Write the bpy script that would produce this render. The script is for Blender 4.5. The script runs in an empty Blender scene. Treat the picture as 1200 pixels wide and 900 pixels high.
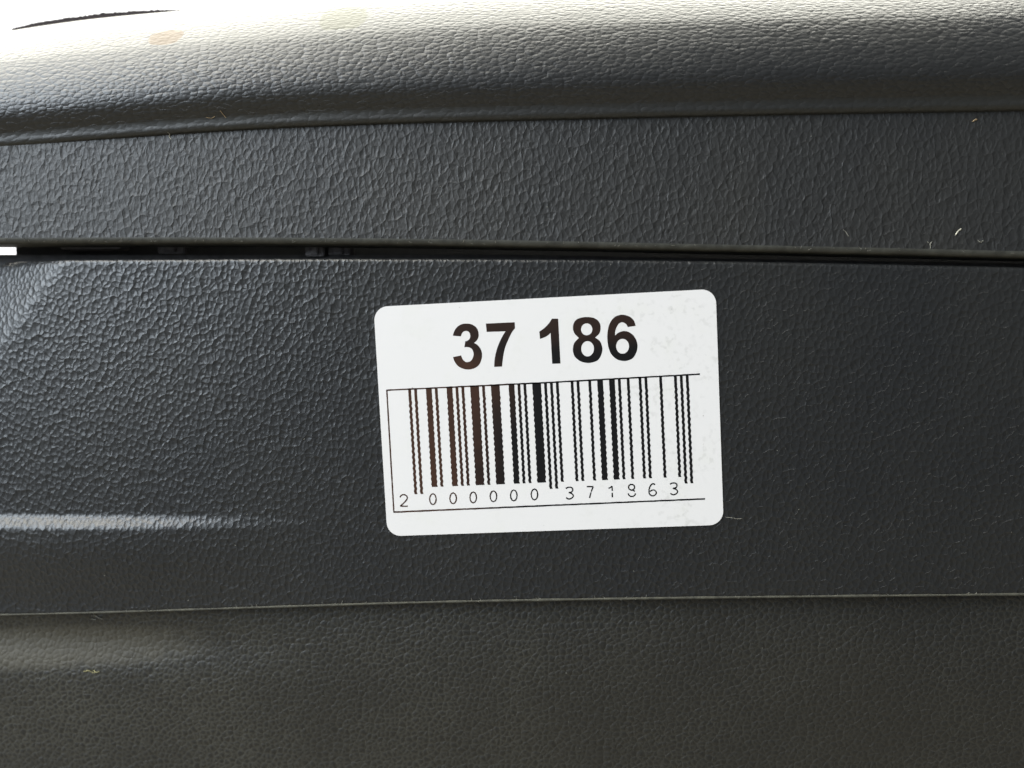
import bpy, bmesh, math, random
import numpy as np
from mathutils import Vector, Matrix
random.seed(4)
rng = np.random.default_rng(7)
sc = bpy.context.scene
COL = sc.collection

# ------------------------------------------------------------------ camera
# world: X right along the panel, Z up, Y away from the viewer, metres; the sticker lies about the origin
def rot(a, b, c):
    ca, sa, cb, sb, cc, s_ = math.cos(a), math.sin(a), math.cos(b), math.sin(b), math.cos(c), math.sin(c)
    Rx = np.array([[1, 0, 0], [0, ca, -sa], [0, sa, ca]])
    Ry = np.array([[cb, 0, sb], [0, 1, 0], [-sb, 0, cb]])
    Rz = np.array([[cc, -s_, 0], [s_, cc, 0], [0, 0, 1]])
    return Rz @ Ry @ Rx
SPIN = math.radians(2.64)                                    # the sticker sits a little askew on the panel
Rp = rot(math.radians(3.460), math.radians(3.589), math.radians(-2.643)) @ rot(0, 0, SPIN)
tv = np.array([6.1295, 5.3556, 131.520]) / 1000
FPX = 900.0
def w(v):
    return Vector((v[0], v[2], -v[1]))
cam_pos = w(-Rp.T @ tv)
ax_r, ax_d, ax_f = w(Rp[0]), w(Rp[1]), w(Rp[2])
cd = bpy.data.cameras.new('camera')
cam = bpy.data.objects.new('camera', cd)
COL.objects.link(cam)
cam.matrix_world = Matrix(((ax_r.x, -ax_d.x, -ax_f.x, cam_pos.x), (ax_r.y, -ax_d.y, -ax_f.y, cam_pos.y),
                           (ax_r.z, -ax_d.z, -ax_f.z, cam_pos.z), (0, 0, 0, 1)))
cd.sensor_width = 36
cd.lens = 36 * FPX / 1200
cd.clip_start = 0.002
cd.clip_end = 50
cd.dof.use_dof = True
cd.dof.focus_distance = 0.131
cd.dof.aperture_fstop = 8.5
sc.camera = cam

# ------------------------------------------------------------------ world and lamps
world = bpy.data.worlds.new('World')
sc.world = world
world.use_nodes = True
bg = world.node_tree.nodes['Background']
bg.inputs[0].default_value = (0.86, 0.93, 1.0, 1)
bg.inputs[1].default_value = 0.20

def lamp(name, loc, aim, sx, sy, watts, col):
    l = bpy.data.lights.new(name, 'AREA')
    l.shape = 'RECTANGLE'
    l.size, l.size_y, l.energy, l.color = sx, sy, watts, col
    o = bpy.data.objects.new(name, l)
    COL.objects.link(o)
    o.location = loc
    d = Vector(aim) - Vector(loc)
    o.rotation_euler = d.to_track_quat('-Z', 'Y').to_euler()
    return o
lamp('overhead_daylight', (-0.25, 0.40, 1.15), (0, 0, 0), 2.4, 1.45, 125, (1.0, 0.98, 0.87))
lamp('window_daylight', (-1.20, -0.90, 0.60), (0, 0, 0), 0.8, 0.9, 36, (0.80, 0.90, 1.0))
lamp('skylight_daylight', (-0.75, -0.65, 1.05), (0, 0, 0), 0.7, 0.6, 13, (1.0, 0.98, 0.95))  # added fill from front above, brightens the sticker and the crease

vs = sc.view_settings
vs.view_transform = 'Standard'
vs.look = 'None'
vs.exposure = 0
vs.gamma = 1
vs.use_curve_mapping = False

# ------------------------------------------------------------------ helpers
def at(px, py, Y=0.0):
    d = ax_r * ((px - 600) / FPX) + ax_d * ((py - 450) / FPX) + ax_f
    t = (Y - cam_pos.y) / d.y
    return cam_pos + d * t

def edge(pts, Y=0.0, ext=0.05):
    q = sorted((at(a, b, Y).x, at(a, b, Y).z) for a, b in pts)
    xs = np.array([p[0] for p in q]); zs = np.array([p[1] for p in q])
    k0 = (zs[1] - zs[0]) / (xs[1] - xs[0]); k1 = (zs[-1] - zs[-2]) / (xs[-1] - xs[-2])
    xs = np.concatenate([[xs[0] - ext], xs, [xs[-1] + ext]])
    zs = np.concatenate([[zs[0] - k0 * ext], zs, [zs[-1] + k1 * ext]])
    # smooth a little so that the curve has no kinks
    g = np.linspace(xs[0], xs[-1], 600)
    v = np.interp(g, xs, zs)
    ker = np.ones(61) / 61
    vp = np.concatenate([v[0] + (np.arange(-30, 0)) * (v[1] - v[0]), v, v[-1] + np.arange(1, 31) * (v[-1] - v[-2])])
    v = np.convolve(vp, ker, 'valid')
    return lambda x: np.interp(x, g, v)

def smooth(a, b, x):
    t = np.clip((x - a) / (b - a), 0, 1)
    return t * t * (3 - 2 * t)

def link(name, me, mat, parent=None, smooth_shade=True):
    o = bpy.data.objects.new(name, me)
    COL.objects.link(o)
    if mat is not None:
        me.materials.append(mat)
    if parent is not None:
        o.parent = parent
    if smooth_shade:
        me.polygons.foreach_set('use_smooth', [True] * len(me.polygons))
    return o

def tag(o, label=None, cat=None, group=None, kind=None):
    for k, v in (('label', label), ('category', cat), ('group', group), ('kind', kind)):
        if v:
            o[k] = v
    return o

def grid(name, X, Y, Z, U, V, mat, parent):
    """X..V are (rows, cols) arrays; one mesh with a UV map in metres"""
    r, c = X.shape
    co = np.stack([X, Y, Z], -1).reshape(-1, 3)
    i = np.arange(r * c).reshape(r, c)
    f = np.stack([i[:-1, :-1], i[:-1, 1:], i[1:, 1:], i[1:, :-1]], -1).reshape(-1, 4)
    me = bpy.data.meshes.new(name)
    me.vertices.add(len(co)); me.vertices.foreach_set('co', co.ravel())
    me.loops.add(f.size); me.loops.foreach_set('vertex_index', f.ravel().astype(np.int32))
    me.polygons.add(len(f)); me.polygons.foreach_set('loop_start', (np.arange(len(f)) * 4).astype(np.int32))
    me.update(calc_edges=True)
    uv = me.uv_layers.new(name='UVMap')
    uvs = np.stack([U, V], -1).reshape(-1, 2)[f.ravel()]
    uv.data.foreach_set('uv', uvs.ravel().astype(np.float32))
    me.validate()
    return link(name, me, mat, parent)

def arc(Y, Z):
    d = np.hypot(np.diff(Y, axis=0), np.diff(Z, axis=0))
    return np.concatenate([np.zeros((1, Y.shape[1])), np.cumsum(d, 0)], 0)

def profile(pts, n):
    """smooth open curve through profile points (s, y) in mm"""
    P = np.array(pts, float)
    t = np.concatenate([[0], np.cumsum(np.hypot(*np.diff(P, axis=0).T) ** 0.5)])
    out = []
    T = np.linspace(0, t[-1], n)
    m = np.zeros_like(P)
    m[1:-1] = (P[2:] - P[:-2]) / (t[2:] - t[:-2])[:, None]
    m[0] = (P[1] - P[0]) / (t[1] - t[0]); m[-1] = (P[-1] - P[-2]) / (t[-1] - t[-2])
    for q in T:
        k = min(np.searchsorted(t, q, 'right') - 1, len(P) - 2)
        h = t[k + 1] - t[k]; u = (q - t[k]) / h
        out.append((2*u**3-3*u**2+1)*P[k] + (u**3-2*u**2+u)*h*m[k] + (-2*u**3+3*u**2)*P[k+1] + (u**3-u**2)*h*m[k+1])
    return np.array(out)

# ------------------------------------------------------------------ materials
class NT:
    def __init__(self, name):
        self.m = bpy.data.materials.new(name); self.m.use_nodes = True
        self.t = self.m.node_tree; self.b = self.t.nodes['Principled BSDF']
    def n(self, kind, **kw):
        x = self.t.nodes.new(kind)
        for k, v in kw.items():
            if k.startswith('i_'):
                key = k[2:]
                x.inputs[int(key) if key.isdigit() else key.replace('_', ' ')].default_value = v
            else:
                setattr(x, k, v)
        return x
    def l(self, a, b):
        self.t.links.new(a, b)
    def math(self, op, a, b=None, c=None):
        x = self.n('ShaderNodeMath', operation=op)
        for k, v in enumerate((a, b, c)):
            if v is None: continue
            if isinstance(v, (int, float)): x.inputs[k].default_value = v
            else: self.l(v, x.inputs[k])
        return x.outputs[0]
    def mix(self, f, a, b):
        x = self.n('ShaderNodeMix', data_type='RGBA')
        for s, v in ((x.inputs[0], f), (x.inputs[6], a), (x.inputs[7], b)):
            if hasattr(v, 'is_linked'): self.l(v, s)
            else: s.default_value = v
        return x.outputs[2]
    def rng(self, v, a, b, c=0.0, d=1.0):
        x = self.n('ShaderNodeMapRange', interpolation_type='SMOOTHSTEP')
        self.l(v, x.inputs[0])
        for k, q in enumerate((a, b, c, d)): x.inputs[k + 1].default_value = q
        return x.outputs[0]

def leather(name, cell, aniso=(1, 1), depth=0.00022, base=(0.022, 0.0225, 0.023), rough=0.42, crease=0.5,
            dust=0.0, dust_col=(0.10, 0.098, 0.08), warp=0.5, spec=0.5, stain_glow=(), fine=0.12, angle=0.0, sec=0.22, flip=False, soft=(0.75, 1.2), fade_span=(0.22, 0.36)):
    M = NT(name)
    uv = M.n('ShaderNodeUVMap'); uv.uv_map = 'UVMap'
    mp = M.n('ShaderNodeMapping', i_3=(1000 * aniso[0], 1000 * aniso[1], 1000), i_2=(0, 0, angle))
    M.l(uv.outputs[0], mp.inputs[0])                                   # millimetres
    nz = M.n('ShaderNodeTexNoise', i_Scale=0.9 / cell, i_Detail=2.0)
    M.l(mp.outputs[0], nz.inputs['Vector'])
    sub = M.n('ShaderNodeVectorMath', operation='SUBTRACT'); sub.inputs[1].default_value = (0.5, 0.5, 0.5)
    M.l(nz.outputs['Color'], sub.inputs[0])
    scl = M.n('ShaderNodeVectorMath', operation='SCALE'); scl.inputs['Scale'].default_value = cell * warp * 2
    M.l(sub.outputs[0], scl.inputs[0])
    add = M.n('ShaderNodeVectorMath', operation='ADD')
    M.l(mp.outputs[0], add.inputs[0]); M.l(scl.outputs[0], add.inputs[1])
    v1 = M.n('ShaderNodeTexVoronoi', voronoi_dimensions='2D', feature='DISTANCE_TO_EDGE', i_Scale=1 / cell)
    v2 = M.n('ShaderNodeTexVoronoi', voronoi_dimensions='2D', feature='DISTANCE_TO_EDGE', i_Scale=1.9 / cell)
    vc = M.n('ShaderNodeTexVoronoi', voronoi_dimensions='2D', feature='F1', i_Scale=1 / cell)
    for v in (v1, v2, vc): M.l(add.outputs[0], v.inputs['Vector'])
    h1 = M.math('POWER', M.math('MINIMUM', M.math('DIVIDE', v1.outputs['Distance'], crease), 1.0), 0.75)
    vs1 = M.n('ShaderNodeTexVoronoi', voronoi_dimensions='2D', feature='SMOOTH_F1', i_Scale=1 / cell, i_Smoothness=0.22)
    vs2 = M.n('ShaderNodeTexVoronoi', voronoi_dimensions='2D', feature='SMOOTH_F1', i_Scale=1.75 / cell, i_Smoothness=0.25)
    for v in (vs1, vs2): M.l(add.outputs[0], v.inputs['Vector'])
    dome = M.math('SUBTRACT', 1.0, M.math('POWER', M.math('MAXIMUM', vs1.outputs['Distance'], 0.0), 1.6))
    dome2 = M.math('SUBTRACT', 1.0, M.math('POWER', M.math('MAXIMUM', vs2.outputs['Distance'], 0.0), 1.6))
    h2 = M.rng(v2.outputs['Distance'], 0.0, 0.22)
    # where the second, finer creasing shows varies over the skin
    big = M.n('ShaderNodeTexNoise', i_Scale=0.22 / cell, i_Detail=2.0)
    M.l(mp.outputs[0], big.inputs['Vector'])
    mask = M.rng(big.outputs[0], 0.30, 0.72)
    sepc = M.n('ShaderNodeSeparateColor'); M.l(vc.outputs['Color'], sepc.inputs[0])
    ch = M.math('MULTIPLY_ADD', sepc.outputs[0], 0.55, 0.6)            # pebbles of unequal height
    fn = M.n('ShaderNodeTexNoise', i_Scale=3.2 / cell, i_Detail=3.0)
    M.l(mp.outputs[0], fn.inputs['Vector'])
    h = M.math('MULTIPLY', M.math('ADD', dome, M.math('MULTIPLY', h1, 0.35)), ch)
    h = M.math('ADD', h, M.math('MULTIPLY', M.math('MULTIPLY', M.math('ADD', dome2, M.math('MULTIPLY', h2, 0.25)), mask), sec))
    if flip: h = M.math('MULTIPLY', h, -1.0)
    h = M.math('ADD', h, M.math('MULTIPLY', fn.outputs[0], fine))
    bp = M.n('ShaderNodeBump', i_Strength=1.0, i_Distance=depth)
    M.l(h, bp.inputs['Height'])
    M.l(bp.outputs[0], M.b.inputs['Normal'])
    # colour: slow variation, dust held in the creases, stain and painted-glow patches
    slow = M.n('ShaderNodeTexNoise', i_Scale=0.035, i_Detail=3.0)
    M.l(mp.outputs[0], slow.inputs['Vector'])
    sl = M.rng(slow.outputs[0], 0.3, 0.7)
    c = M.mix(sl, (base[0] * .88, base[1] * .90, base[2] * .93, 1), (base[0] * 1.12, base[1] * 1.10, base[2] * 1.04, 1))
    if dust > 0:
        dm = M.n('ShaderNodeTexNoise', i_Scale=0.06, i_Detail=4.0)
        M.l(mp.outputs[0], dm.inputs['Vector'])
        cr = M.math('MULTIPLY', M.math('SUBTRACT', 1.0, h1), M.rng(dm.outputs[0], 0.3, 0.75, dust * .45, dust))
        ux = M.n('ShaderNodeSeparateXYZ'); M.l(uv.outputs[0], ux.inputs[0])
        cr = M.math('MULTIPLY', cr, M.rng(ux.outputs[0], fade_span[0], fade_span[1], 1.0, 0.4))   # crease tint weaker towards the right
        c = M.mix(cr, c, (*dust_col, 1))
    rgh = M.math('MULTIPLY_ADD', fn.outputs[0], 0.14, rough - 0.07)
    sx = M.n('ShaderNodeSeparateXYZ'); M.l(uv.outputs[0], sx.inputs[0])
    for (u0, v0, ru, rv, col, amt) in stain_glow:
        wob = M.n('ShaderNodeTexNoise', i_Scale=420.0, i_Detail=3.0); M.l(uv.outputs[0], wob.inputs['Vector'])
        du = M.math('POWER', M.math('ABSOLUTE', M.math('DIVIDE', M.math('SUBTRACT', sx.outputs[0], u0), ru)), 3.0)
        dv = M.math('POWER', M.math('ABSOLUTE', M.math('DIVIDE', M.math('SUBTRACT', sx.outputs[1], v0), rv)), 3.0)
        s = M.math('ADD', M.math('ADD', du, dv), M.math('MULTIPLY_ADD', wob.outputs[0], 1.1, -0.55))
        k = M.rng(s, soft[0], soft[1], amt, 0.0)
        c = M.mix(k, c, (*col, 1))
        rgh = M.math('ADD', rgh, M.math('MULTIPLY', k, 0.25))
    M.l(c, M.b.inputs['Base Color'])
    M.l(rgh, M.b.inputs['Roughness'])
    M.b.inputs['Specular IOR Level'].default_value = spec
    return M.m

def plain(name, col, rough=0.5, spec=0.5, var=0.25, scale=900, bump=0.0):
    M = NT(name)
    tc = M.n('ShaderNodeTexCoord')
    nz = M.n('ShaderNodeTexNoise', i_Scale=scale, i_Detail=4.0)
    M.l(tc.outputs['Object'], nz.inputs['Vector'])
    f = M.rng(nz.outputs[0], 0.3, 0.7)
    c = M.mix(f, tuple(k * (1 - var) for k in col) + (1,), tuple(k * (1 + var) for k in col) + (1,))
    M.l(c, M.b.inputs['Base Color'])
    M.b.inputs['Roughness'].default_value = rough
    M.b.inputs['Specular IOR Level'].default_value = spec
    if bump:
        bp = M.n('ShaderNodeBump', i_Strength=1.0, i_Distance=bump); M.l(nz.outputs[0], bp.inputs['Height'])
        M.l(bp.outputs[0], M.b.inputs['Normal'])
    return M.m

# ------------------------------------------------------------------ backdrop: the blown-out daylight behind the panel
sk = NT('bright_sky')
sk.t.nodes.remove(sk.b)
em = sk.n('ShaderNodeEmission', i_0=(1.0, 0.995, 0.985, 1), i_1=1.6)
sk.l(em.outputs[0], sk.t.nodes['Material Output'].inputs[0])
me = bpy.data.meshes.new('sky')
me.from_pydata([(-3, 1.6, -0.9), (3, 1.6, -0.9), (3, 1.6, 2.6), (-3, 1.6, 2.6)], [], [(0, 1, 2, 3)])
sky = link('sky', me, sk.m, smooth_shade=False)
sky['kind'] = 'structure'
# unseen plane below, added to bounce warm light onto the undersides
me = bpy.data.meshes.new('ground')
me.from_pydata([(-4, -4, -0.85), (4, -4, -0.85), (4, 1.55, -0.85), (-4, 1.55, -0.85)], [], [(0, 1, 2, 3)])
bounce_ground = link('ground', me, plain('ground_concrete', (0.20, 0.178, 0.138), 0.9, spec=0.2, var=0.15, scale=12), smooth_shade=False)
bounce_ground['kind'] = 'structure'

# ------------------------------------------------------------------ the trim panel
panel = bpy.data.objects.new('door_trim_panel', None)
COL.objects.link(panel)
panel.location = (0, 0.02, -0.07)
tag(panel, 'black leather-grained plastic car trim panel with padded top roll', 'trim panel', kind='thing')
bpy.context.view_layer.update()
class PP:                                     # parts are modelled in world coordinates, then parented in place
    pass
def parent_keep(o, p=panel):
    o.parent = p
    o.matrix_parent_inverse = Matrix.Translation(-Vector(p.location))
    return o

seam_top = edge([(0, 173), (100, 166), (200, 158.5), (300, 152), (450, 146), (600, 142.5), (800, 138), (1000, 134), (1200, 131)])
gap_top = edge([(0, 285.5), (200, 285), (400, 285.8), (600, 288.6), (800, 293), (1000, 297), (1200, 302)])
gap_bot = edge([(0, 303.5), (200, 303), (400, 302.5), (600, 303), (800, 305), (1000, 308.5), (1200, 313)])
seam_low = edge([(0, 723), (150, 717.5), (300, 711.5), (500, 705), (700, 701.5), (900, 699), (1200, 696)])
XL, XR = at(-330, 450).x, at(1530, 450).x
xs = np.linspace(XL, XR, 260)
mm = 0.001

leather_roll = leather('roll_leather', 0.70, aniso=(0.55, 1.05), depth=0.00008, base=(0.013, 0.0133, 0.0136), rough=0.42, fine=0.2,
                       stain_glow=[(at(191, 48).x, 0.0238, 0.0030, 0.0021, (0.16, 0.115, 0.075), 0.8),
                               (at(398, 30).x, 0.0262, 0.0042, 0.0036, (0.13, 0.125, 0.08), 0.5)])
leather_band = leather('band_leather', 1.12, depth=0.00011, base=(0.0145, 0.0146, 0.0143), rough=0.54, warp=0.6, aniso=(1.15, 0.72), angle=0.25, fine=0.2, sec=0.35)
leather_face = leather('face_leather', 1.06, depth=0.0001, base=(0.012, 0.0125, 0.013), rough=0.40, warp=0.42, angle=-0.35, aniso=(1.1, 0.9))
leather_low = leather('lower_leather', 1.0, depth=0.00012, base=(0.0092, 0.0091, 0.0080), rough=0.56, warp=0.5, dust=0.48, crease=0.35, flip=True, fine=0.2,
                      dust_col=(0.09, 0.086, 0.066), stain_glow=[(at(10, 770).x + 0.3, 0.0115, 0.034, 0.0042, (0.085, 0.075, 0.052), 0.55)], soft=(0.0, 1.5))  # warm light reflected in the hollow, painted into the colour as a patch
dark_plastic = plain('dark_plastic', (0.012, 0.012, 0.013), 0.5, var=0.3)
dusty_lit_rim = plain('dusty_rim', (0.042, 0.042, 0.035), 0.6, var=0.3, scale=500, bump=0.00008)  # dust tone, raised to paint in light caught on the rounded edge
roll_rim = leather('rim_leather', 0.9, aniso=(0.6, 1.05), depth=0.00005, base=(0.0165, 0.0165, 0.015), rough=0.5, fine=0.3)
dusty_edge = plain('dusty_edge', (0.046, 0.044, 0.032), 0.8, var=0.35, scale=700, bump=0.0001)

# lower panel: set back a little, with a shallow hollow at its left
rows = 120
x2 = np.linspace(XL, XR, 260)
v = np.linspace(0, 1, rows)[:, None]
zt = seam_low(x2)[None, :] + 0.004
zb = np.full_like(zt, at(600, 1090).z)
Z = zt + (zb - zt) * v
X = np.broadcast_to(x2[None, :], Z.shape)
pxz = lambda py, px=60: at(px, py).z
dz = (Z - pxz(752)) / mm
Y = np.full_like(Z, 2.2 * mm) + 4.5 * mm * smooth(pxz(720), pxz(1000), Z)
fade = 1 - smooth(at(60, 770).x, at(420, 770).x, X)
hol = smooth(pxz(735), pxz(752), Z) * 0 + (smooth(0, 1, (pxz(738) - Z) / (pxz(764) - pxz(800)) * 0.9))
hollow = np.exp(-((Z - pxz(757)) / (4.2 * mm)) ** 2)
ridge = smooth(pxz(762), pxz(796), Z)
Y = Y + fade * (1.5 * mm * smooth(pxz(735), pxz(762), Z) * 0 + 1.6 * mm * hollow)
grid('lower_panel', X, Y, Z, X + 0.3, arc(Y, Z), leather_low, None)
parent_keep(bpy.data.objects['lower_panel'])

# main face
rows = 170
v = np.linspace(0, 1, rows)[:, None]
zt = gap_bot(xs)[None, :]; zb = seam_low(xs)[None, :]
Z = zt + (zb - zt) * v
X = np.broadcast_to(xs[None, :], Z.shape)
Y = np.zeros_like(Z)
# crease at the left: the lower half swells forward below a small ledge
zc = edge([(0, 612), (170, 612), (340, 611), (600, 611), (1200, 609)])(xs)[None, :]
f = (1 - smooth(at(90, 612).x, at(400, 612).x, X)) ** 1.2
s = (zc + 1.3 * mm - Z) / (2.6 * mm)
Y = Y - f * 1.5 * mm * smooth(0, 1, s)
Y = Y + f * 1.5 * mm * smooth(0.0, 14 * mm, zc - 3 * mm - Z)
# upper left corner turns up and away beyond a slanting line
a, b = at(66, 318), at(0, 405)
nx, nz = -(a.z - b.z), (a.x - b.x)
L = math.hypot(nx, nz); nx, nz = nx / L, nz / L
d = (X - a.x) * nx + (Z - a.z) * nz
d = np.where(d < 0, 0, d)
Y = Y + 0.40 * np.maximum(np.sqrt(d ** 2 + (1.2 * mm) ** 2) - 1.2 * mm, 0)
# a faint overall roundness
Y = Y + 0.35 * np.maximum(at(420, 450).x - X, 0) ** 2 / 1.2
# rolled top edge
top = np.linspace(math.pi / 2, 0, 8)[:, None][:-1]
r = 0.7 * mm
Ze = zt - r + r * np.sin(top); Ye = Y[:1] + r * (1 - np.cos(top))
Yb = np.concatenate([Y[:1] + 7 * mm, Ye, Y[(Z[:, 0] < zt[0, 0] - r)]], 0)
keep = (Z[:, 0] < zt[0, 0] - r)
Zb = np.concatenate([zt, Ze, Z[keep]], 0)
Xb = np.broadcast_to(xs[None, :], Zb.shape)
# turned-in lower edge
n_low = 4
zl, yl = Zb[-1:], Yb[-1:]
Zb = np.concatenate([Zb, zl - 0.15 * mm, zl - 0.2 * mm], 0); Yb = np.concatenate([Yb, yl + 0.2 * mm, yl + 3 * mm], 0)
Xb = np.broadcast_to(xs[None, :], Zb.shape)
face_Y = lambda x, z: 0.0
grid('panel_face', Xb, Yb, Zb, Xb, arc(Yb, Zb), leather_face, None)
parent_keep(bpy.data.objects['panel_face'])
yl_line = yl[0]

# thin moulding lip along the lower edge of the face
th = np.linspace(-math.pi * 0.75, math.pi * 0.75, 8)
wob = np.interp(xs, np.linspace(XL, XR, 90), rng.normal(0, 1, 90))
rl = 0.17 * mm * (1 + 0.18 * wob)
Zl = seam_low(xs)[None, :] - 0.05 * mm + rl[None, :] * np.sin(th)[:, None] * 1.2
Yl = yl_line[None, :] - 0.05 * mm - rl[None, :] * np.cos(th)[:, None]
Xl = np.broadcast_to(xs[None, :], Zl.shape)
grid('edge_lip', Xl, Yl, Zl, Xl, arc(Yl, Zl), dusty_edge, None)
parent_keep(bpy.data.objects['edge_lip'])

# upper band
zt = seam_top(xs)[None, :] + 3 * mm; zb = gap_top(xs)[None, :]
P = []
v = np.linspace(0, 1, 60)[:, None]
Z = zt + (zb + 1.0 * mm - zt) * v
Y = -0.2 * mm - 0.1 * mm * v + 0 * Z
th = np.linspace(0, math.pi / 2, 10)[1:, None]
r = 1.0 * mm
Zr = zb + r - r * np.sin(th); Yr = Y[-1:] + r * (1 - np.cos(th))
Z = np.concatenate([Z, Zr, zb + 0 * zb], 0); Y = np.concatenate([Y, Yr, Yr[-1:] + 5 * mm], 0)
Y = Y + 0.05 * np.maximum(at(300, 230).x - xs[None, :], 0) ** 2 / 1.2
X = np.broadcast_to(xs[None, :], Z.shape)
AB = arc(Y, Z)
grid('trim_band', X[:60], Y[:60], Z[:60], X[:60], AB[:60], leather_band, None)
parent_keep(bpy.data.objects['trim_band'])
parent_keep(grid('band_rim', X[59:], Y[59:], Z[59:], X[59:], AB[59:], dusty_lit_rim, None))

# padded roll along the top
prof = profile([(0.5, 4.0), (0.05, 0.5), (0.1, -1.2), (0.7, -1.8), (1.5, -1.9), (2.2, -2.1), (3.3, -2.9), (4.8, -3.7), (6.4, -3.8), (8.4, -3.0),
                (11.0, -0.9), (13.8, 2.2), (16.4, 6.0), (18.4, 10.5), (19.8, 15.5), (20.4, 21), (20.2, 27), (18, 33)], 120)
back = 0.35 * np.maximum(at(300, 230).x - xs, 0) ** 2 / 1.2
want = np.interp(xs, [at(p, 30, 0.0105).x for p in (-120, 0, 50, 100, 150, 200, 300, 420, 600, 900, 1200)], [55, 36.5, 27.3, 21, 16.2, 13.2, 5, -6, -15, -21, -25])
def roll(hs):
    Z_ = seam_top(xs)[None, :] + prof[:, :1] * mm * (1 + (hs[None, :] - 1) * smooth(4, 11, prof[:, :1]))
    Y_ = (prof[:, 1:] + 0.7) * mm + back[None, :] + 0 * Z_
    return np.broadcast_to(xs[None, :], Z_.shape), Y_, Z_
lo, hi = np.full(len(xs), 0.7), np.full(len(xs), 2.2)
for _ in range(30):                       # height of the roll along its length, from the outline it shows against the sky
    hs = (lo + hi) / 2
    X, Y, Z = roll(hs)
    D_ = np.stack([X - cam_pos.x, Y - cam_pos.y, Z - cam_pos.z], -1)
    top_ = (450 + FPX * (D_ @ np.array(ax_d)) / (D_ @ np.array(ax_f))).min(0)
    lo = np.where(top_ > want, hs, lo); hi = np.where(top_ > want, hi, hs)
hs = np.convolve(np.concatenate([[hs[0]] * 12, hs, [hs[-1]] * 12]), np.ones(25) / 25, 'valid')
X, Y, Z = roll(hs)
AB = arc(Y, Z)
kr = int(np.argmax((prof[:, 0] > 2.0)))
grid('padded_roll', X[kr:], Y[kr:], Z[kr:], X[kr:], AB[kr:], leather_roll, None)
parent_keep(bpy.data.objects['padded_roll'])
parent_keep(grid('roll_rim', X[:kr + 1], Y[:kr + 1], Z[:kr + 1], X[:kr + 1], AB[:kr + 1], roll_rim, None))

# rough dark edge of the covering, standing up behind the roll at the left
def ribbon(name, pts, Y, half, mat, depth=0.0006):
    """thin solid strip along pixel-measured points at depth Y, half-widths in mm"""
    n = 90
    t = np.linspace(0, 1, n)
    pp = [at(a, b, Y) for a, b in pts]
    tt = np.linspace(0, 1, len(pp))
    x = np.interp(t, tt, [p.x for p in pp]); z = np.interp(t, tt, [p.z for p in pp])
    hw = np.interp(t, np.linspace(0, 1, len(half)), half) * mm
    jit = 1 + 0.35 * rng.normal(0, 1, n)
    up, dn = z + hw * np.clip(jit, 0.4, 1.9), z - hw - 8 * mm
    Zs = np.stack([dn, up, up, dn]); Ys = np.stack([Y + 0 * z, Y + 0 * z, Y + depth + 0 * z, Y + depth + 0 * z])
    Xs = np.stack([x] * 4)
    return parent_keep(grid(name, Xs, Ys, Zs, Xs, Zs, mat, None))
ribbon('edge_strip', [(14, 33.5), (40, 27.8), (80, 22), (120, 17.2), (160, 14.1), (190, 12.7), (214, 12.6)], 0.012,
       [0.0, 0.12, 0.22, 0.25, 0.22, 0.2, 0.1], plain('strip_felt', (0.02, 0.017, 0.018), 0.95, spec=0.05))

# what shows inside the gap: a dark backing rail and the moulded clips on it
def solid(name, boxes, mat, bev=0.0002):
    bm = bmesh.new()
    for (x0, x1, y0, y1, z0, z1) in boxes:
        m = Matrix.Translation(((x0 + x1) / 2, (y0 + y1) / 2, (z0 + z1) / 2)) @ Matrix.Diagonal((abs(x1 - x0), abs(y1 - y0), abs(z1 - z0), 1))
        bmesh.ops.create_cube(bm, size=1, matrix=m)
    if bev:
        bmesh.ops.bevel(bm, geom=list(bm.edges), offset=bev, segments=2, affect='EDGES')
    me = bpy.data.meshes.new(name); bm.to_mesh(me); bm.free()
    return parent_keep(link(name, me, mat, None, False))
YB = 0.009
xa = np.linspace(at(19, 295, YB).x, XR, 200)
gz0, gz1 = gap_bot(xa) - 5 * mm, gap_top(xa) + 9 * mm
rag = np.clip(np.linspace(1, -40, 200), 0, 1)
Zs = np.stack([gz0, gz0, gz1, gz1, gz0]); Ys = np.stack([YB + 0 * xa, YB + 0 * xa, YB + 0 * xa, YB + 2 * mm + 0 * xa, YB + 2 * mm + 0 * xa])
Xs = np.stack([xa] * 5)
parent_keep(grid('backing_rail', Xs, Ys, Zs, Xs, Zs, dark_plastic, None))
xa = np.linspace(XL, XR, 200)
zz = np.array([at(px, 298.5, 0.006).z for px in (0, 600, 1200)])
zr = np.interp(xa, [at(0, 300, .006).x, at(600, 300, .006).x, at(1200, 300, .006).x], [at(0, 298.5, .006).z, at(600, 298.8, .006).z, at(1200, 309, .006).z])
Zs = np.stack([zr - 3 * mm, zr, zr, zr - 3 * mm]); Ys = np.stack([xa * 0 + .006, xa * 0 + .006, xa * 0 + .008, xa * 0 + .008]); Xs = np.stack([xa] * 4)
parent_keep(grid('inner_rib', Xs, Ys, Zs, Xs, Zs, plain('rib_plastic', (0.05, 0.049, 0.05), 0.5), None))
clip_mat = plain('clip_plastic', (0.13, 0.12, 0.12), 0.5, var=0.3)
def P2(px, py, Y):
    q = at(px, py, Y)
    return q.x, q.z
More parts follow.
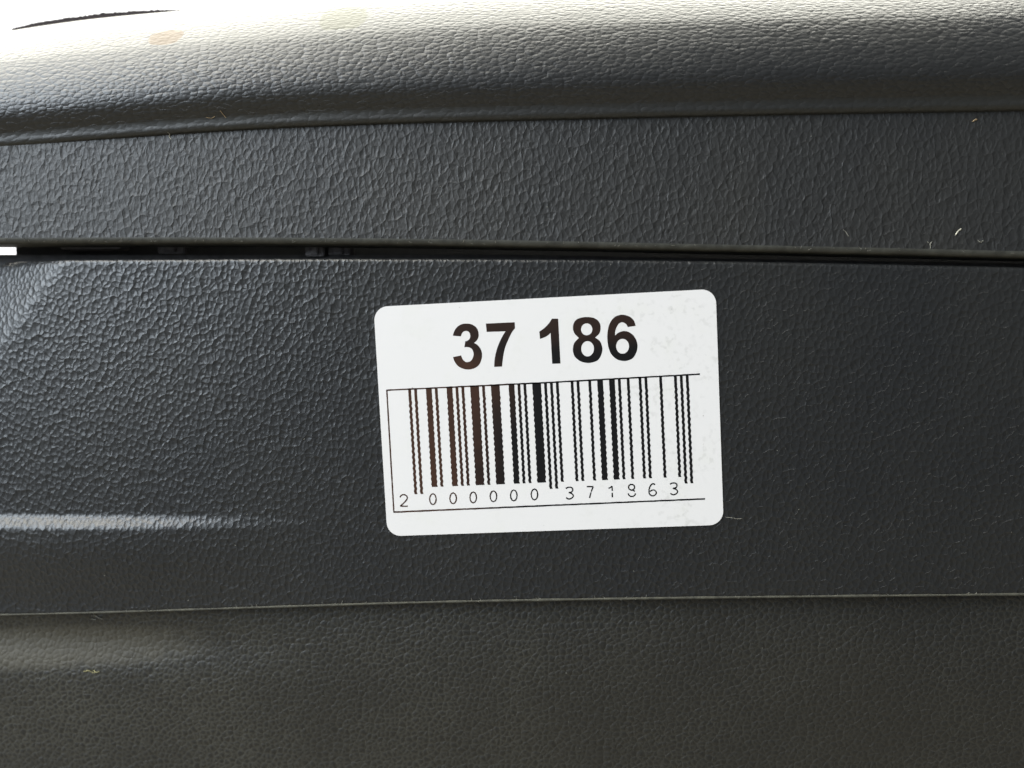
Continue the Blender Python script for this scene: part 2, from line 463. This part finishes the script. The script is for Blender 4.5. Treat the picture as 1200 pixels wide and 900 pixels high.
for (p0, p1, q0, q1, dep) in ((70, 142, 285, 291.5, 0.0060), (184, 216, 285, 297, 0.0068), (357, 380, 284, 300, 0.0052), (384, 410, 284, 300, 0.0060)):
    (xa_, za_), (xb_, zb_) = P2(p0, q0, dep), P2(p1, q1, dep)
    xm, wd = (xa_ + xb_) / 2, xb_ - xa_
    solid('clip', [(xa_, xb_, dep, YB + 0.0005, zb_, za_ + 0.002), (xm - wd * .22, xm + wd * .22, dep - 0.0006, dep + 0.0004, zb_ + 0.0003, za_ + 0.001)], clip_mat)

# ------------------------------------------------------------------ the sticker
sticker = bpy.data.objects.new('sticker', None)
COL.objects.link(sticker)
sticker.rotation_euler = (0, -SPIN, 0)
sticker.location = (0, -0.00005, 0)
tag(sticker, 'white rounded paper sticker printed 37 186 with a barcode, stuck on the black panel', 'sticker')
inv = Matrix.Rotation(SPIN, 4, 'Y')
def st(px, py):
    """photograph pixel -> (x, z) on the sticker"""
    p = inv @ at(px, py)
    return p.x, p.z

pm = NT('sticker_paper')
tc = pm.n('ShaderNodeTexCoord')
n1 = pm.n('ShaderNodeTexNoise', i_Scale=160.0, i_Detail=4.0); pm.l(tc.outputs['Object'], n1.inputs['Vector'])
n2 = pm.n('ShaderNodeTexNoise', i_Scale=900.0, i_Detail=3.0); pm.l(tc.outputs['Object'], n2.inputs['Vector'])
sx = pm.n('ShaderNodeSeparateXYZ'); pm.l(tc.outputs['Object'], sx.inputs[0])
blot = pm.math('MULTIPLY', pm.rng(n2.outputs[0], 0.50, 0.66), pm.rng(n1.outputs[0], 0.42, 0.62))
blot = pm.math('MULTIPLY', blot, pm.rng(sx.outputs[0], 0.0, 0.022, 0.08, 0.6))
c = pm.mix(blot, (0.675, 0.655, 0.640, 1), (0.52, 0.505, 0.485, 1))
c = pm.mix(pm.rng(n1.outputs[0], 0.5, 0.8, 0.0, 0.5), c, (0.645, 0.635, 0.585, 1))
pm.l(c, pm.b.inputs['Base Color'])
pm.b.inputs['Roughness'].default_value = 0.55
pm.b.inputs['Specular IOR Level'].default_value = 0.35
bp = pm.n('ShaderNodeBump', i_Strength=1.0, i_Distance=0.00001); pm.l(n1.outputs[0], bp.inputs['Height']); pm.l(bp.outputs[0], pm.b.inputs['Normal'])

ink = NT('ribbon_ink')                       # thermal ribbon ink; brown reflection painted into the colour, left and top
tc = ink.n('ShaderNodeTexCoord')
geo = ink.n('ShaderNodeNewGeometry')
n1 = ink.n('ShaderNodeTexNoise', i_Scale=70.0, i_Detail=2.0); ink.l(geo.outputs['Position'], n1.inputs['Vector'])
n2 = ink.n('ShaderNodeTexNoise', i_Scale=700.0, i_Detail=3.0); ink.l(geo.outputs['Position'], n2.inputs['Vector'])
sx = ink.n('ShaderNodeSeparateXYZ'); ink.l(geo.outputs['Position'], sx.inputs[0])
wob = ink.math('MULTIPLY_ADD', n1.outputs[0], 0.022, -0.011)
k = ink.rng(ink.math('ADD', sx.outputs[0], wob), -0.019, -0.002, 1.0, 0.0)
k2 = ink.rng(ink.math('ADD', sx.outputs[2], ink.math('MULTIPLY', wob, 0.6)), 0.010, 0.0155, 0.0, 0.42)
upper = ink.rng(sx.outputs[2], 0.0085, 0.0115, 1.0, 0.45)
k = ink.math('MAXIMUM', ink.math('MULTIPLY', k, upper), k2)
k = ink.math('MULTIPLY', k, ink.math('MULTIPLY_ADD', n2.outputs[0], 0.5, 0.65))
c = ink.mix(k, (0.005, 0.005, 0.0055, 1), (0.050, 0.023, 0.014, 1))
ink.l(c, ink.b.inputs['Base Color'])
ink.b.inputs['Roughness'].default_value = 0.45
ink.b.inputs['Specular IOR Level'].default_value = 0.22

def flat(name, loops, mat, y0, y1, parent, holes=()):
    """solid of an outline in sticker (x, z), from depth y0 (front) to y1"""
    bm = bmesh.new()
    edges = []
    for lp in list(loops) + list(holes):
        vs_ = [bm.verts.new((x, y0, z)) for x, z in lp]
        for i in range(len(vs_)):
            edges.append(bm.edges.new((vs_[i], vs_[(i + 1) % len(vs_)])))
    bmesh.ops.triangle_fill(bm, use_beauty=True, use_dissolve=False, edges=edges, normal=(0, -1, 0))
    bmesh.ops.recalc_face_normals(bm, faces=bm.faces)
    for f_ in bm.faces:
        if f_.normal.y > 0: f_.normal_flip()
    ret = bmesh.ops.extrude_face_region(bm, geom=list(bm.faces))
    for v_ in [g for g in ret['geom'] if isinstance(g, bmesh.types.BMVert)]:
        v_.co.y = y1
    bmesh.ops.recalc_face_normals(bm, faces=bm.faces)
    me = bpy.data.meshes.new(name); bm.to_mesh(me); bm.free()
    o = link(name, me, mat, parent, False)
    return o

W2, H2, RC = 0.029, 0.020, 0.0024
lp = []
for cx, cz, a0 in ((W2 - RC, H2 - RC, 0), (-W2 + RC, H2 - RC, 90), (-W2 + RC, -H2 + RC, 180), (W2 - RC, -H2 + RC, 270)):
    for k_ in range(13):
        a_ = math.radians(a0 + k_ * 7.5)
        lp.append((cx + RC * math.cos(a_), cz + RC * math.sin(a_)))
paper = flat('paper', [lp], pm.m, -0.00012, 0.00004, sticker)
PY0, PY1 = -0.000132, -0.000118

def spline(pts, corners=(), sub=5):
    n = len(pts); out = []
    cs = set(corners)
    for i in range(n):
        p1, p2 = np.array(pts[i], float), np.array(pts[(i + 1) % n], float)
        p0 = np.array(pts[i - 1], float) if i not in cs else p1
        p3 = np.array(pts[(i + 2) % n], float) if (i + 1) % n not in cs else p2
        for k_ in range(sub):
            t = k_ / sub
            out.append(0.5 * (2 * p1 + (p2 - p0) * t + (2 * p0 - 5 * p1 + 4 * p2 - p3) * t * t + (3 * p1 - p0 - 3 * p2 + p3) * t ** 3))
    return out
def z37(p): return st(525 + p[0] / 12.857, 370 + p[1] / 12.857)
def z186(p): return st(620 + p[0] / 8.5714, 362 + p[1] / 8.5714)
def ell(cx, cy, rx, ry, n=28): return [(cx + rx * math.cos(2 * math.pi * i / n), cy + ry * math.sin(2 * math.pi * i / n)) for i in range(n)]
three = [(75,300),(95,235),(130,180),(180,140),(230,122),(290,118),(350,128),(410,160),(448,210),(463,270),(460,320),(440,365),(395,410),
         (440,435),(480,480),(505,530),(515,590),(505,660),(475,730),(420,780),(350,805),(280,808),(210,790),(150,755),(110,705),(85,650),(78,622),
         (200,597),(210,630),(235,670),(270,695),(305,696),(345,680),(375,635),(387,580),(378,530),(355,495),(320,477),(280,472),(248,475),
         (262,385),(295,375),(325,350),(337,310),(330,265),(305,237),(270,228),(235,240),(212,265),(195,310)]
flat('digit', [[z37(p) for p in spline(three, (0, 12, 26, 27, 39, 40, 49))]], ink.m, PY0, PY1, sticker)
seven = [(572,118),(1005,98),(1010,190),(960,255),(905,370),(865,470),(840,570),(825,670),(815,765),(697,770),(700,690),(715,590),(745,480),(790,370),(835,285),(868,235),(583,243)]
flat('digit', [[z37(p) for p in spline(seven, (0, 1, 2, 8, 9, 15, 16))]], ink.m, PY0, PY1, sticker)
one = [(230,98),(292,98),(315,548),(232,550),(216,240),(175,275),(110,302),(103,228),(150,195),(195,150)]
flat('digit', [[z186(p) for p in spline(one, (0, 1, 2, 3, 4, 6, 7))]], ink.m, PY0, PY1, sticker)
eight = [(440,190),(455,130),(500,95),(580,81),(660,95),(705,135),(718,190),(705,245),(662,288),(712,325),(735,390),(728,450),(695,510),(640,536),(582,542),(515,525),(460,480),(440,415),(452,345),(500,292),(455,245)]
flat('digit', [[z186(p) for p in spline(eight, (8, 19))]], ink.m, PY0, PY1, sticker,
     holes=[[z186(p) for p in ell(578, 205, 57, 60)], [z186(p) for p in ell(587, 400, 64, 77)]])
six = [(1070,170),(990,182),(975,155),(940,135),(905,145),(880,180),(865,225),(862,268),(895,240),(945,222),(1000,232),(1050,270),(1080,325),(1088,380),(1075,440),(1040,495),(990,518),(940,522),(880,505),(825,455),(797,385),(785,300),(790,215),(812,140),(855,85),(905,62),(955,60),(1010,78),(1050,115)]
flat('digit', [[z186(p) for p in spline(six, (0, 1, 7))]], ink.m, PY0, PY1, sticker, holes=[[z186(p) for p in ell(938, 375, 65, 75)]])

# barcode (EAN-13: 2 000000 371863)
Lc = '0001101 0011001 0010011 0111101 0100011 0110001 0101111 0111011 0110111 0001011'.split()
Rc = [''.join('10'[int(b_)] for b_ in s_) for s_ in Lc]
Gc = [s_[::-1] for s_ in Rc]
code = '2000000371863'
bits = '101' + ''.join((Lc if p_ == 'L' else Gc)[int(d_)] for p_, d_ in zip('LLGGLG', code[1:7])) + '01010' + ''.join(Rc[int(d_)] for d_ in code[7:]) + '101'
TLb, TRb, BLb, BRb = (478.3, 455.6), (806.6, 439.4), (485.6, 579.0), (812.0, 566.0)
def bc(u, v_):
    a_ = (TLb[0] + (TRb[0] - TLb[0]) * u, TLb[1] + (TRb[1] - TLb[1]) * u)
    b_ = (BLb[0] + (BRb[0] - BLb[0]) * u, BLb[1] + (BRb[1] - BLb[1]) * u)
    return st(a_[0] + (b_[0] - a_[0]) * v_, a_[1] + (b_[1] - a_[1]) * v_)
i = 0
while i < 95:
    if bits[i] == '1':
        j = i
        while j < 95 and bits[j] == '1': j += 1
        guard = i < 3 or i >= 92 or 45 <= i < 50
        v_end = 1.0 if guard else 0.938
        n_ = 37
        L_, R_ = [], []
        for q in range(n_ + 1):
            vv = v_end * q / n_
            saw = (0.16 if q % 2 else -0.10) * (1 if vv > 0.12 else 0.15) * random.uniform(0.7, 1.2)
            L_.append(bc((i + 0.04 + saw) / 95, vv)); R_.append(bc((j + 0.0 + saw) / 95, vv))
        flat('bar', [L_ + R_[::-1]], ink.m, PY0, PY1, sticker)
        i = j
    else:
        i += 1

def stroke(name, lines, width, dup=0.0):
    bm = bmesh.new()
    for ln in lines:
        P_ = [Vector((p[0], 0, p[1])) for p in ln]
        N_ = []
        for k_ in range(len(P_)):
            t_ = (P_[min(k_ + 1, len(P_) - 1)] - P_[max(k_ - 1, 0)])
            t_.normalize() if t_.length else None
            N_.append(Vector((-t_.z, 0, t_.x)))
        rows_ = []
        for p_, n_ in zip(P_, N_):
            h_ = width / 2 * random.uniform(0.88, 1.12)
            rows_.append([bm.verts.new(p_ + n_ * s_ * h_ + Vector((0, y_, 0))) for s_, y_ in ((1, PY1), (1, PY0), (-1, PY0), (-1, PY1))])
        for a_, b_ in zip(rows_[:-1], rows_[1:]):
            for k_ in range(3):
                bm.faces.new((a_[k_], a_[k_ + 1], b_[k_ + 1], b_[k_]))
        for e_ in (rows_[0], rows_[-1]):
            try: bm.faces.new(e_)
            except ValueError: pass
    bmesh.ops.recalc_face_normals(bm, faces=bm.faces)
    me = bpy.data.meshes.new(name); bm.to_mesh(me); bm.free()
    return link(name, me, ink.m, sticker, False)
def line_px(a_, b_, n_=40, wob_=0.12):
    return [st(a_[0] + (b_[0] - a_[0]) * k_ / n_, a_[1] + (b_[1] - a_[1]) * k_ / n_ + random.uniform(-wob_, wob_)) for k_ in range(n_ + 1)]
PX = 0.0001461
stroke('frame_line', [line_px((453.3, 457.2), (640, 448.3)), ], 1.75 * PX)
stroke('frame_line', [line_px((640, 448.3), (820, 438.4))], 1.8 * PX)
stroke('frame_line', [line_px((453.5, 456.6), (461.8, 600.2))], 1.75 * PX)
stroke('frame_line', [line_px((461.2, 599.9), (826, 584.3), 80)], 1.85 * PX)
s3 = lambda p: st(450 + p[0] / 6, 555 + p[1] / 6)
s4 = lambda p: st(650 + p[0] / 6, 555 + p[1] / 6)
SW = 1.6 * PX
def opn(pts, sub=4):
    o_ = spline(pts, (0, len(pts) - 1), sub)
    return o_[:(len(pts) - 1) * sub + 1]
stroke('small_digit', [[s3(p) for p in opn([(113,165),(125,150),(145,147),(162,158),(163,178),(140,205),(116,227)])] , [s3((116,227)), s3((168,228))]], SW)
for cx, cy in ((345,178),(487,172),(628,166),(770,158),(913,152),(1058,145)):
    e_ = ell(cx, cy, 23, 38, 12)
    stroke('small_digit', [[s3(p) for p in e_ + e_[:1]]], SW)
t3 = [(78,103),(95,95),(118,97),(127,112),(118,128),(100,132),(122,140),(131,157),(118,172),(98,177),(80,167)]
stroke('small_digit', [[s4(p) for p in opn(t3)]], SW)
stroke('small_digit', [[s4((225,90)), s4((272,90))], [s4((270,92)), s4((256,126))], [s4((255,130)), s4((245,170))]], SW)
stroke('small_digit', [[s4((378,102)), s4((390,97)), s4((402,86))], [s4((403,86)), s4((404,120))], [s4((404,133)), s4((405,165))]], SW)
e1, e2 = ell(540, 94, 22, 20, 10), ell(542, 137, 26, 23, 10)
stroke('small_digit', [[s4(p) for p in e1 + e1[:1]], [s4(p) for p in e2[:6]], [s4(p) for p in e2[7:] ]], SW)
stroke('small_digit', [[s4(p) for p in opn([(705,76),(688,70),(670,88),(662,120),(668,145),(690,155),(711,142),(711,124),(692,113),(668,124)])]], SW)
stroke('small_digit', [[s4((p[0] + 732, p[1] - 30)) for p in opn(t3)]], SW)

# ------------------------------------------------------------------ lint and dust
dg = bpy.context.evaluated_depsgraph_get()
dg.update()
def surf(px, py, lift=0.00008):
    d_ = (at(px, py) - cam_pos).normalized()
    hit, loc, nor, *_ = sc.ray_cast(dg, cam_pos, d_)
    if not hit: loc, nor = at(px, py), Vector((0, -1, 0))
    if nor.dot(d_) > 0: nor = -nor
    return loc + nor * lift
fib = plain('lint', (0.55, 0.52, 0.42), 0.8, var=0.2)
fib_tan = plain('tan_lint', (0.42, 0.30, 0.17), 0.8, var=0.2)
fib_dim = plain('dull_lint', (0.26, 0.25, 0.21), 0.8, var=0.2)
def tube(bm, pts, r):
    rows_ = []
    for k_, p_ in enumerate(pts):
        t_ = (pts[min(k_ + 1, len(pts) - 1)] - pts[max(k_ - 1, 0)]).normalized()
        a_ = t_.orthogonal().normalized(); b_ = t_.cross(a_)
        rr = r * (0.5 if k_ in (0, len(pts) - 1) else 1)
        rows_.append([bm.verts.new(p_ + (a_ * math.cos(q) + b_ * math.sin(q)) * rr) for q in (0, 2.094, 4.189)])
    for u_, v_ in zip(rows_[:-1], rows_[1:]):
        for k_ in range(3):
            bm.faces.new((u_[k_], u_[(k_ + 1) % 3], v_[(k_ + 1) % 3], v_[k_]))
    bm.faces.new(rows_[0]); bm.faces.new(rows_[-1][::-1])
def fibre(lines, r, mat, label):
    bm = bmesh.new()
    for ln in lines:
        q_ = opn(ln, 4) if len(ln) > 2 else [np.array(ln[0], float), np.array(ln[0], float) * .5 + np.array(ln[1], float) * .5, np.array(ln[1], float)]
        tube(bm, [surf(p[0], p[1]) for p in q_], r)
    me = bpy.data.meshes.new('lint_fibre'); bm.to_mesh(me); bm.free()
    o = link('lint_fibre', me, mat, None)
    return tag(o, label, 'lint', 'lint fibres caught on the panel')
fibre([[(196.5, 154.5), (199, 157), (198.5, 160), (201, 163.5)]], 0.00005, fib, 'pale kinked lint fibre sticking out of the seam below the padded roll at left')
fibre([[(258, 129), (261, 133), (265, 138)], [(241, 137), (248, 138.5), (252, 136)]], 0.00005, fib_tan, 'pair of tan lint fibres on the underside of the padded roll')
fibre([[(1119.5, 275.5), (1122.5, 271), (1126, 268), (1124.5, 270)]], 0.00010, fib, 'bright cream lint fibre standing on the lower edge of the upper band at right')
fibre([[(988, 269), (991, 272), (994, 277)]], 0.00006, fib_dim, 'dull slanting lint fibre on the upper band, left of the bright cream one')
fibre([[(1086, 283), (1089.5, 286), (1090, 291)], [(1089, 287), (1092, 283)]], 0.00006, fib_dim, 'forked grey lint fibre on the very bottom edge of the upper band')
fibre([[(1145, 281), (1149, 284), (1152, 281.5)]], 0.000055, fib_dim, 'small curled grey lint fibre right of the bright cream one on the upper band')
fibre([[(1139.5, 142.5), (1142.5, 140.5), (1145, 139.8)]], 0.00012, fib_tan, 'tan crumb of lint just under the padded roll at right')
fibre([[(849.5, 606), (857, 606.5), (864, 608), (869, 607.5)]], 0.00004, fib_dim, 'fine grey hair beside the lower right corner of the sticker')
fibre([[(98, 787), (104, 785.5), (110, 788), (117, 786.5)], [(108, 785), (112, 786.5)]], 0.00008, plain('yellow_lint', (0.34, 0.31, 0.15), 0.8), 'yellowish crinkled lint fibre in the hollow of the lower panel at left')
fibre([[(106, 720), (112, 722), (120, 725)], [(110, 719), (116, 724)], [(104, 724), (113, 726)]], 0.00008, fib_dim, 'small grey tuft of lint on the lower seam at left')

# uncountable specks and fuzz along the edges
bm = bmesh.new()
def speck(px, py, r):
    p_ = surf(px, py, r * 0.5)
    bmesh.ops.create_icosphere(bm, subdivisions=1, radius=r, matrix=Matrix.Translation(p_) @ Matrix.Diagonal((random.uniform(.6, 1.5), 0.5, random.uniform(.6, 1.5), 1)))
for k_ in range(170):
    speck(random.uniform(0, 1200), random.uniform(150, 895), random.choice((0.00004, 0.00004, 0.00005, 0.00007)))
for k_ in range(70):                                   # fuzz on the lower lip
    px_ = random.uniform(0, 1200); py_ = np.interp(px_, [0, 150, 300, 500, 700, 900, 1200], [723, 717.5, 711.5, 705, 701.5, 699, 696])
    a_ = surf(px_, py_); b_ = surf(px_ + random.uniform(-4, 4), py_ + random.uniform(-6, 2))
    tube(bm, [a_, a_.lerp(b_, .5), b_], 0.000022)
for k_ in range(60):                                   # and on the lower edge of the band
    px_ = random.uniform(0, 1200); py_ = np.interp(px_, [0, 200, 400, 600, 800, 1000, 1200], [283, 282.5, 283, 285, 288, 292, 297])
    a_ = surf(px_, py_); b_ = surf(px_ + random.uniform(-5, 5), py_ + random.uniform(-5, 2))
    tube(bm, [a_, a_.lerp(b_, .5), b_], 0.00002)
me = bpy.data.meshes.new('dust'); bm.to_mesh(me); bm.free()
dust = link('dust', me, fib_dim)
tag(dust, 'fine pale dust specks and fuzz scattered over the black panel', 'dust', kind='stuff')
